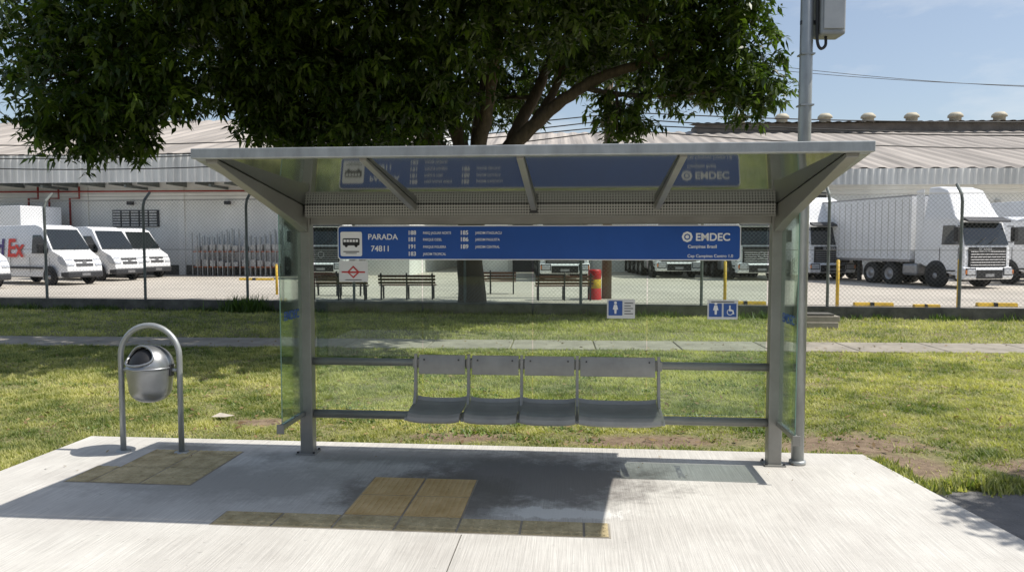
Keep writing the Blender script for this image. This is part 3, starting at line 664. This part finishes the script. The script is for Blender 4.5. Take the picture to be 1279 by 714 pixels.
for k in range(49):
    a=2*math.pi*k/48; l=sx*HX*math.cos(a)+sy*HY*math.sin(a); d=(od*math.sqrt(max(0,1-l.length_squared))+l); p=cc+d*.190
    p.z=max(p.z,.757); rp.append(p)
tube('opening_rim',rp,.010,m_bin,B,8)
lathe('bin_band',[(.190,.735),(.196,.738),(.196,.75),(.190,.753)],m_bin,B,40)
for s_ in (-1,1):
    tube('pivot_'+('l' if s_<0 else 'r'),[(.17*s_,0,.72),(.245*s_,0,.72)],.016,m_galv,B,10)
    box('pivot_plate_'+('l' if s_<0 else 'r'),min(.186*s_,.2*s_),max(.186*s_,.2*s_),-.03,.03,.67,.77,m_dark,B,bev=.004)

# ---------------------------------------------------------------- vehicles
def wheel(par,nm,x,y,r,w_,out):
    prof=[(r*.55,-w_/2),(r*.93,-w_/2),(r,-w_/2+.03),(r,w_/2-.03),(r*.93,w_/2),(r*.55,w_/2)]
    lathe(nm+'_tyre',prof,m_tire,par,28,axis='y',loc=(x,y,r))
    s_=out; lathe(nm+'_rim',[(r*.57,s_*(w_/2-.01)),(r*.5,s_*(w_/2-.05)),(r*.28,s_*(w_/2-.05)),(r*.22,s_*(w_/2+.0)),(0.001,s_*(w_/2+.0))],m_rim,par,20,axis='y',loc=(x,y,r))
def body(nm,poly,wf,mat,par,cuts,bev=.05,seg=3):
    n=len(poly); bm=bmesh.new()
    a=[bm.verts.new((x,-1,z)) for x,z in poly]; b_=[bm.verts.new((x,1,z)) for x,z in poly]
    bm.faces.new(a); bm.faces.new(b_[::-1])
    for i_ in range(n): bm.faces.new((a[i_],b_[i_],b_[(i_+1)%n],a[(i_+1)%n]))
    for z in cuts: bmesh.ops.bisect_plane(bm,geom=bm.verts[:]+bm.edges[:]+bm.faces[:],plane_co=(0,0,z),plane_no=(0,0,1))
    bmesh.ops.recalc_face_normals(bm,faces=bm.faces)
    for v in bm.verts: v.co.y*=wf(v.co.x,v.co.z)
    me=bpy.data.meshes.new(nm); bm.to_mesh(me); bm.free(); me.materials.append(mat)
    o=bpy.data.objects.new(nm,me); link(o,par)
    bv=o.modifiers.new('b','BEVEL'); bv.width=bev; bv.segments=seg; bv.limit_method='ANGLE'; bv.angle_limit=R(28)
    return o
def van(loc,rz,letters=False):
    e=empty('delivery_van',(loc[0],loc[1],GZ+.012),rz)
    poly=[(-2.95,.42),(-2.95,1.2),(-2.9,2.55),(-2.6,2.68),(.9,2.72),(1.35,2.58),(2.12,1.55),(2.72,1.27),(2.92,1.0),(2.98,.7),(2.95,.36),(-2.7,.36)]
    def wf(x,z):
        w=.98 if z<1.25 else .98-.13*(z-1.25)/1.4
        if x>2.0: w-=.14*(x-2.0)
        return w
    body('body',poly,wf,m_white,e,[1.25],bev=.07)
    o=.012
    for s_ in (-1,1):
        P=[(.75,1.42),(1.85,1.42),(1.88,1.62),(1.32,2.25),(.75,2.25)]
        V=[(x,s_*(wf(x,z)+o),z) for x,z in P]; obj('side_window',V,[tuple(range(5))],m_glassd,e)
        boxes('door_lines',[(x-.01,x+.01,min(s_*.975,s_*.986),max(s_*.975,s_*.986),.55,1.24) for x in (.62,1.95,-.75)],m_dark,e)
        boxes('side_moulding',[(-2.85,-2.3,min(s_*.97,s_*.995),max(s_*.97,s_*.995),.72,.82),(-1.4,1.5,min(s_*.97,s_*.995),max(s_*.97,s_*.995),.72,.82)],m_dark,e,bev=.01)
        for nm,x in (('front_wheel',1.95),('rear_wheel',-1.85)):
            lathe('wheel_arch',[(0.001,s_*.982),(.43,s_*.982),(.45,s_*.97)],m_black,e,28,axis='y',loc=(x,0,.42))
            wheel(e,nm,x,s_*.90,.36,.22,s_)
        box('mirror',1.45,1.62,min(s_*1.0,s_*1.22),max(s_*1.0,s_*1.22),1.45,1.85,m_black,e,bev=.03)
        P=[(2.45,1.30),(2.83,1.08),(2.90,.85),(2.60,.92),(2.42,1.12)]
        V=[(x+.02,s_*(wf(x,z)+.012),z) for x,z in P]; obj('headlamp_side',V,[tuple(range(5))],m_lamp,e)
        y0,y1=sorted((s_*.50,s_*.84)); V=[(2.80,y0,1.18),(2.80,y1,1.18),(2.97,y1,.88),(2.985,y0,.88)]; obj('headlamp',V,[(0,1,2,3)],m_lamp,e)
    V=[(1.40+.03,-.76,2.50+.02),(1.40+.03,.76,2.50+.02),(2.10+.03,.88,1.60+.02),(2.10+.03,-.88,1.60+.02)]
    obj('windshield',V,[(0,1,2,3)],m_glassd,e)
    for y0 in (-.5,.1): tube('wiper',[(2.16,y0,1.60),(1.98,y0+.45,1.86)],.012,m_black,e,5)
    V=[(2.83,-.46,1.16),(2.83,.46,1.16),(2.985,.40,.86),(2.985,-.40,.86)]; obj('grille',V,[(0,1,2,3)],m_dark,e)
    box('bumper',2.5,3.04,-.86,.86,.34,.62,m_dark,e,bev=.06)
    lathe('badge',[(0.001,0),(.1,0)],m_rim,e,16,axis='y').matrix_local=Matrix.Translation((2.93,0,1.01))@Matrix.Rotation(R(90),4,'Z')
    box('number_plate',3.04,3.05,-.2,.2,.42,.54,m_rim,e)
    if letters:
        text('lettering_b','Ex',1.15,(-.95,-1.02,1.28),m_redl,e,rot=(R(84.5),0,0),bold=.03)
        text('lettering_a','Fed',1.15,(-2.85,-1.02,1.28),m_purple,e,rot=(R(84.5),0,0),bold=.03)
    return e
van((-22.1,34.8),R(-24),True); van((-22.0,38.6),R(-24)); van((-22.2,41.9),R(-24)); van((-24.1,31.2),R(-20))
def boxtruck(loc,rz):
    e=empty('box_truck',(loc[0],loc[1],GZ+.012),rz)
    box('cargo_box',-6,0,-1.2,1.2,1.0,4.0,m_white,e,bev=.03)
    boxes('chassis',[(-6,1.6,-.45,-.3,.6,.99),(-6,1.6,.3,.45,.6,.99)],m_dark,e)
    body('cab',[(.1,.5),(.1,2.6),(1.2,2.65),(1.75,1.6),(1.9,1.3),(1.95,.5)],lambda x,z:1.0-.05*max(0,z-1.4),m_white,e,[1.4],bev=.06)
    obj('windshield',[(1.25,-.85,2.55),(1.25,.85,2.55),(1.76,.9,1.65),(1.76,-.9,1.65)],[(0,1,2,3)],m_glassd,e)
    for s_ in (-1,1):
        obj('side_window',[(.4,s_*1.01,1.6),(1.5,s_*1.01,1.6),(1.1,s_*.96,2.4),(.4,s_*.96,2.4)],[(0,1,2,3)],m_glassd,e)
        for x in (1.2,-4.2): wheel(e,'wheel',x,s_*.92,.42,.25,s_)
boxtruck((-27.0,42.6),R(-24))

def truck(loc,rz,trailer=0,kind=0,h=3.85,col=m_white):
    e=empty('cargo_truck' if trailer else 'truck_cab',(loc[0],loc[1],GZ+.012),rz)
    top=h
    poly=[(.02,.55),(.06,1.25),(.02,1.75),(-.32,2.85),(-.55,3.08),(-1.1,top-.18),(-1.6,top),(-2.15,top),(-2.2,1.0),(-2.0,.9),(-.2,.5)]
    def wf(x,z):
        w=1.22 if z<1.7 else 1.22-.10*(z-1.7)/1.4
        if z>2.9: w-=.10*(z-2.9)
        if x>-.3: w-=.12*(x+.3)
        return w
    body('cab_body',poly,wf,col,e,[1.7,2.9],bev=.07)
    def fx_(z):
        return .02-(z-1.75)*.309 if z>1.75 else (.06 if z<1.3 else .04)
    V=[(fx_(2.72)+.02,-1.0,2.72),(fx_(2.72)+.02,1.0,2.72),(fx_(1.8)+.03,1.1,1.80),(fx_(1.8)+.03,-1.1,1.80)]
    obj('windshield',V,[(0,1,2,3)],m_glassd,e)
    prism('sun_visor',[(-.25,2.98),(.12,2.82),(.14,2.74),(-.22,2.84)],-1.08,1.08,m_dark,e,axis='y',bev=.02)
    for s_ in (-.55,.05): tube('wiper',[(.10,s_,1.84),(.0,s_+.5,2.1)],.012,m_black,e,5)
    if h>3.7:
        for s_ in (-1,1):
            obj('roof_lamp',[(-.72,s_*.45,3.28),(-.72,s_*.75,3.28),(-.80,s_*.72,3.42),(-.80,s_*.45,3.42)],[(0,1,2,3)],m_lamp,e)
            prism('side_fairing',[(-2.2,1.0),(-2.2,h-.05),(-2.62,h-.12),(-2.62,1.0)],s_*1.08-.02,s_*1.08+.02,col,e,axis='y')
    box('grille_panel',.05,.085,-.95,.95,.90,1.72,m_black,e,bev=.01)
    boxes('grille_slats',[(.085,.12,-.88,.88,z,z+.03) for z in np.arange(.96,1.52,.11)],m_rim,e,bev=.008)
    if kind==0: text('lettering','SCANIA',.19,(.13,-.5,1.56),m_rim,e,rot=(R(90),0,R(90)),bold=.008)
    else: lathe('badge_ring',[(.13,0),(.17,0)],m_rim,e,20,axis='y').matrix_local=Matrix.Translation((.13,0,1.3))@Matrix.Rotation(R(90),4,'Z')
    prism('bumper',[(-.3,.40),(.12,.38),(.20,.50),(.19,.82),(.08,.9),(-.3,.9)],-1.22,1.22,col,e,axis='y',bev=.04)
    box('lower_intake',.19,.215,-.66,.66,.42,.78,m_black,e,bev=.01)
    box('number_plate',.216,.225,-.22,.22,.5,.62,m_rim,e)
    for s_ in (-1,1):
        y0,y1=sorted((s_*.72,s_*1.14)); box('headlamp',.17,.225,y0,y1,.58,.82,m_lamp,e,bev=.03)
        box('headlamp_surround',.165,.205,*sorted((s_*.68,s_*1.19)),.54,.86,m_black,e,bev=.02)
        box('indicator',.17,.222,*sorted((s_*1.145,s_*1.2)),.62,.78,m_orange,e,bev=.01)
        P=[(-.42,2.62),(-.12,1.82),(-1.05,1.82),(-1.05,2.62)]
        V=[(x,s_*(wf(x,z)+.014),z) for x,z in P]; obj('side_window',V,[(0,1,2,3)],m_glassd,e)
        boxes('door_gaps',[(-1.15,-1.135,*sorted((s_*1.215,s_*1.23)),.95,1.69),(-.2,-.185,*sorted((s_*1.2,s_*1.22)),.95,1.69)],m_dark,e)
        box('mirror_main',-.12,.08,*sorted((s_*1.32,s_*1.56)),1.95,2.55,m_black,e,bev=.04)
        boxes('mirror_arms',[(-.06,-.02,*sorted((s_*1.1,s_*1.4)),2.56,2.60),(-.06,-.02,*sorted((s_*1.15,s_*1.4)),1.90,1.94)],m_black,e)
        boxes('steps',[(-.75,-.35,*sorted((s_*1.0,s_*1.235)),z,z+.06) for z in (.4,.7)],m_dark,e)
        wheel(e,'front_wheel',-1.35,s_*1.09,.50,.30,s_)
        lathe('arch',[(0.001,s_*1.228),(.56,s_*1.228),(.60,s_*1.20)],m_black,e,28,axis='y',loc=(-1.35,0,.56))
        for x in (-4.0,-5.2) if trailer else (-4.2,): wheel(e,'rear_wheel',x,s_*1.0,.50,.5,s_)
    boxes('chassis',[(-6.2,-1.8,-.45,-.3,.7,.95),(-6.2,-1.8,.3,.45,.7,.95)],m_dark,e)
    box('fuel_tank',-3.3,-2.4,-1.2,-.65,.45,1.0,m_rim,e,bev=.12); box('fuel_tank_b',-3.3,-2.4,.65,1.2,.45,1.0,m_rim,e,bev=.12)
    if trailer:
        x0,x1=-2.75-trailer,-2.75
        box('trailer_box',x0,x1,-1.25,1.25,1.15,3.98,m_white,e,bev=.03)
        rb=[]; x=x0+.3
        while x<x1-.1: rb+= [(x,x+.03,-1.262,-1.25,1.25,3.85),(x,x+.03,1.25,1.262,1.25,3.85)]; x+=.42
        boxes('trailer_ribs',rb,m_fascia,e)
        boxes('trailer_rails',[(x0,x1,-1.27,1.27,1.05,1.149),(x0,x1,-1.265,1.265,3.981,4.03)],m_rim,e)
        for x in (x0+1.5,x0+2.8,x0+4.1):
            for s_ in (-1,1): wheel(e,'trailer_wheel',x,s_*1.0,.5,.45,s_)
        boxes('side_guard',[(x0+5,x1-4.2,s_*1.22-.02,s_*1.22+.02,z,z+.1) for s_ in (-1,1) for z in (.5,.8)],m_dark,e)
        boxes('landing_legs',[(x1-3.9,x1-3.75,-.8,-.65,.05,1.05),(x1-3.9,x1-3.75,.65,.8,.05,1.05)],m_dark,e)
    return e
truck((19.6,30.6),R(-76),trailer=10.5,kind=0,h=4.3)
truck((16.3,37.8),R(-84),trailer=0,kind=0,h=4.3)
truck((12.6,37.5),R(-88),trailer=8,kind=1,h=3.6)
truck((9.0,40),R(-88),trailer=8,kind=1,h=3.5)
truck((-9.9,38.5),R(-92),trailer=0,kind=1,h=3.6)
truck((2.6,36.5),R(-90),trailer=8,kind=1,h=3.5)
BT=empty('box_trailer',(26.4,36,GZ+.012),R(-80))
box('box',-12,0,-1.25,1.25,1.15,3.95,m_white,BT,bev=.03)
text('lettering','Fed',1.2,(.02,-1.1,2.3),m_purple,BT,rot=(R(90),0,R(90)),bold=.03)
boxes('frame',[(-12,.01,-1.27,1.27,1.0,1.149),(-2,-1.7,-.9,.9,.1,1.0)],m_dark,BT)
for x in (-10.5,-9.2,-7.9):
    for s_ in (-1,1): wheel(BT,'wheel',x,s_*1.0,.5,.45,s_)
truck((24.3,33.0),R(-78),trailer=0,kind=1,h=3.1)

# ---------------------------------------------------------------- buildings
LB=empty('white_warehouse',(-26,45,GZ),R(-4))
X0,X1=-36,20
box('walls',X0,X1,0,36,-.1,6.4,m_wall,LB)
corr('roof_front_slope',X0-.5,X1+.5,(-2.4,6.9),(18,12.2),1.1,.09,m_roofw,LB)
corr('roof_back_slope',X0-.5,X1+.5,(18.05,12.2),(37,7),1.1,.09,m_roofw,LB)
prism('gable_right',[(0,6.41),(18,12.0),(36,6.9),(36,6.41)],X1-.2,X1,m_wall,LB)
corr('canopy_fascia',X0-.5,12.2,(-2.4,5.35),(-2.4,6.9),.42,.05,m_fascia,LB)
box('canopy_soffit',X0-.5,12.2,-2.3,-.05,5.6,5.65,m_fascia,LB)
boxes('canopy_trusses',[(x,x+.12,-2.25,-.01,5.1,5.25) for x in np.arange(X0,12,5)]+[(x,x+.06,-2.25,-.01,5.25,5.59) for x in np.arange(X0,12,1.7)],m_fpost,LB)
boxes('dock_openings',[(-20,-16,-.06,-.003,0,4.4),(-33,-24,-.06,-.003,0,4.6),(12.5,14.6,-.06,-.003,0,3.5)],m_dark,LB)
boxes('louvre_window_frame',[(1.9,4.8,-.08,-.003,2.9,3.9)],m_dark,LB)
boxes('louvre_slats',[(1.95+.57*k,2.4+.57*k,-.12,-.081,2.95+.16*j,3.04+.16*j) for k in range(5) for j in range(6)],m_fascia,LB)
pr=M('red_pipe',(.30,.04,.03),.6,ns=3,na=.2)
for k,xx in enumerate((-3.2,-1.9,-.6)): tube(f'red_pipe_{k+1}',[(xx,-.3,2.8),(xx,-.3,4.6),(xx+.6,-.3,4.6),(xx+.6,-.3,5.3)],.06,pr,LB,8)
tube('red_pipe_main',[(-20,-.35,5.0),(12,-.35,5.0)],.05,pr,LB,8)
boxes('wall_pilasters',[(x,x+.4,-.12,-.003,0,5.3) for x in (-12,-6,0,6,12)],m_wall,LB,bev=.01)
boxes('wall_base_band',[(-13.5,-12.02,-.03,-.003,0,.6),(-11.58,-6.02,-.03,-.003,0,.6),(-5.58,-.02,-.03,-.003,0,.6),(.42,5.98,-.03,-.003,0,.6),(6.42,11.98,-.03,-.003,0,.6)],m_curb,LB)
boxes('wall_lamps',[(x,x+.3,-.4,-.125,4.2,4.4) for x in (-9,3,9)],m_dark,LB)

RB=empty('long_warehouse',(26,48,GZ),R(-3))
X0,X1=-29,48
box('walls',X0,X1,0,44,-.1,6.0,m_wall,RB)
corr('roof_front_slope',X0-.5,X1+.5,(-1.2,6.6),(22,12.4),1.1,.09,m_roofw,RB)
corr('roof_back_slope',X0-.5,X1+.5,(22.05,12.4),(45,6.5),1.1,.09,m_roofw,RB)
prism('gable_left',[(0,6.01),(22,12.2),(44,6.5),(44,6.01)],X0,X0+.2,m_wall,RB)
corr('eave_fascia',X0-.5,X1+.5,(-1.25,5.6),(-1.25,6.6),.42,.05,m_fascia,RB)
box('eave_soffit',X0-.4,X1+.4,-1.15,-.02,5.7,5.76,m_fascia,RB)
box('ridge_monitor',-10,X1-2,20.5,23.5,12.0,12.9,m_roofd,RB)
corr('monitor_roof',-10.4,X1-1.6,(19.9,12.9),(24,13.3),.9,.07,m_roofd,RB)
vp=[(.001,.7),(.4,.66),(.62,.45),(.66,.25),(.5,.2),(.5,-.35)]
for k in range(10): lathe(f'roof_vent_{k+1}',vp,m_vent,RB,16,loc=(-6+3.9*k,21.2,13.2))
boxes('dock_openings',[(x,x+5,-.06,-.003,.0,4.4) for x in (-26,-18,0,9,18,27)],m_dark,RB)
boxes('dock_surround',[(x-.3,x-.001,-.2,-.003,.0,4.7) for x in (-26,-18,0,9,18,27)]+[(x+5.001,x+5.3,-.2,-.003,.0,4.7) for x in (-26,-18,0,9,18,27)],m_fascia,RB)
boxes('high_windows',[(x,x+2.4,-.05,-.003,4.5,5.2) for x in (-12,-8,14.8,24)],m_dark,RB)

m_rack=M('rack_orange',(.45,.12,.03),.6,ns=3,na=.2)
for (lx,ly,w_) in ((-18.6,43,2.4),(-15.7,42.6,2.0)):
    e=empty('storage_rack',(lx,ly,GZ),R(-4))
    boxes('uprights',[(x,x+.05,y_,y_+.05,0,2.5+.25*math.sin(x*19)) for x in np.arange(0,w_+.1,.3) for y_ in (0,.9)],m_galv,e)
    boxes('shelves',[(-.05,w_+.1,.08,.9,z,z+.05) for z in (.5,1.4)],m_rack,e)
    boxes('crates',[(x,x+.30,.15,.8,z,z+.2+.2*abs(math.sin(x*13+z))) for x in np.arange(.1,w_,.45) for z in (.56,1.46)],m_fascia,e)

def bollard(x,y,h): 
    e=empty('yellow_bollard',(x,y,GZ)); tube('post',[(0,0,0),(0,0,h)],.045,m_yellow,e,12); lathe('cap',[(.001,h+.03),(.03,h+.02),(.046,h)],m_yellow,e,12)
bollard(6.0,20.8,1.35); bollard(8.95,20.3,1.4); bollard(12.1,20.0,1.42); bollard(-8.6,27,1.1)
def stop(x,y,l):
    e=empty('wheel_stop',(x,y,GZ+.01),R(-7)); prism('block',[(-.1,0),(.1,0),(.07,.11),(-.07,.11)],0,l,m_yellow,e,bev=.01)
    box('black_band',l*.4,l*.5,-.105,.105,.0,.111,m_black,e)
stop(10.2,22.0,1.1); stop(11.6,21.3,.7); stop(6.6,22.5,1.1); stop(13.8,21.9,1.1); stop(-14,38,1.8)
def bench(x,y,rz):
    e=empty('park_bench',(x,y,GZ+.01),rz)
    for s_ in (-.85,0,.85):
        prism('leg',[(-.25,0),(-.19,0),(-.15,.40),(.18,.42),(.22,0),(.28,0),(.25,.45),(.34,.88),(.29,.89),(.19,.47),(-.24,.45)],s_-.025,s_+.025,m_black,e)
    boxes('seat_slats',[(-.95,.95,-.24+.10*k,-.165+.10*k,.452,.482) for k in range(4)],m_wood,e,bev=.005)
    boxes('back_slats',[(-.95,.95,.225+.022*k,.25+.022*k,.52+.11*k,.60+.11*k) for k in range(3)],m_wood,e,bev=.005)
bench(-5.7,24.4,R(185)); bench(-3.5,24.8,R(180)); bench(1.7,24.3,R(182)); bench(-.8,27.5,R(180)); bench(-6.2,26.5,R(175))
e=empty('warning_barrel',(2.75,24.6,GZ+.01))
lathe('drum',[(.001,1.0),(.2,1.0),(.22,.95),(.22,.7),(.21,.68)],m_red,e,20); lathe('drum_mid',[(.21,.68),(.22,.66),(.22,.4),(.21,.38)],m_yellow,e,20); lathe('drum_low',[(.21,.38),(.22,.36),(.23,0)],m_red,e,20)
e=empty('concrete_block_stack',(6.75,16.3,GZ),R(-4))
box('block_1',-.42,.38,-.25,.25,0,.15,m_path,e,bev=.015); box('block_2',-.38,.42,-.22,.27,.152,.28,m_path,e,bev=.015); box('block_3',-.3,.3,-.2,.2,.283,.33,m_curb,e,bev=.01)
e=empty('utility_pole',(3.2,25,GZ))
tube('shaft',[(0,0,-.1),(.03,0,5),(.05,0,8.8)],[.17,.15,.12],m_pole,e,14)
box('crossarm',-1.0,1.1,-.06,.06,8.1,8.22,m_pole,e,bev=.01)
for k,xx in enumerate((-.9,-.3,.4,1.0)): lathe(f'insulator_{k+1}',[(.04,8.22),(.06,8.28),(.03,8.32),(.05,8.38),(.001,8.4)],m_curb,e,10,loc=(xx,0,0))
cb=empty('overhead_cables',(0,0,0))
def cable(nm,p,q,sag,r=.018):
    p=Vector(p);q=Vector(q); pts=[]
    for k in range(25):
        t=k/24; a=p.lerp(q,t); a.z-=sag*4*t*(1-t); pts.append(a)
    tube(nm,pts,r,m_wire,cb,5)
for k,(z,zz,s_) in enumerate(((6.2,6.3,.5),(6.0,6.1,.65),(5.8,5.7,.45),(5.65,5.75,.8))):
    cable(f'cable_r{k}',(3.25,24.85,z),(34,23.5,zz),s_,.02); cable(f'cable_l{k}',(3.15,24.85,z-.1),(-32,28,zz-.2),s_+.3,.02)
for k,xx in enumerate((-.9,1.0)):
    cable(f'hv_{k}',(3.2+xx,25,8.35),(34,27+.6*k,8.0),.9,.010)

# ---------------------------------------------------------------- camera, light, sky
cam=bpy.data.cameras.new('camera'); co=bpy.data.objects.new('camera',cam); link(co)
cam.sensor_width=36; cam.lens=26.0; cam.clip_end=2000; cam.clip_start=.05
co.location=(0,0,1.8); co.rotation_euler=(R(90-3.22),0,0); sc.camera=co
sd=Vector((1.56,-.16,2.36)).normalized()
sl_=bpy.data.lights.new('sun','SUN'); sl_.energy=5.0; sl_.angle=R(.5); sl_.color=(1,.955,.88)
so=bpy.data.objects.new('sun',sl_); link(so); so.rotation_euler=sd.to_track_quat('Z','Y').to_euler(); so.location=(10,0,20)
w=bpy.data.worlds.new('World'); sc.world=w; w.use_nodes=True; N=w.node_tree.nodes; L=w.node_tree.links
sk=N.new('ShaderNodeTexSky'); sk.sky_type='NISHITA'; sk.sun_disc=False; sk.sun_elevation=math.asin(sd.z); sk.sun_rotation=math.atan2(sd.x,sd.y); sk.dust_density=1.5; sk.air_density=1.0
bg=N['Background']; bg.inputs[1].default_value=.135
tc=N.new('ShaderNodeTexCoord'); mp=N.new('ShaderNodeMapping'); mp.inputs['Scale'].default_value=(1.2,1.2,4); L.new(tc.outputs['Generated'],mp.inputs[0])
n=N.new('ShaderNodeTexNoise'); n.inputs['Scale'].default_value=2.6; n.inputs['Detail'].default_value=8; n.inputs['Roughness'].default_value=.6; L.new(mp.outputs[0],n.inputs[0])
r=N.new('ShaderNodeMapRange'); r.inputs[1].default_value=.54; r.inputs[2].default_value=.8; r.inputs[3].default_value=.16; r.inputs[4].default_value=.8; L.new(n.outputs[0],r.inputs[0])
mx=N.new('ShaderNodeMixRGB'); L.new(r.outputs[0],mx.inputs[0]); L.new(sk.outputs[0],mx.inputs[1]); mx.inputs[2].default_value=(6.0,6.3,6.6,1); L.new(mx.outputs[0],bg.inputs[0])
sc.view_settings.view_transform='Standard'; sc.view_settings.look='None'; sc.view_settings.exposure=0
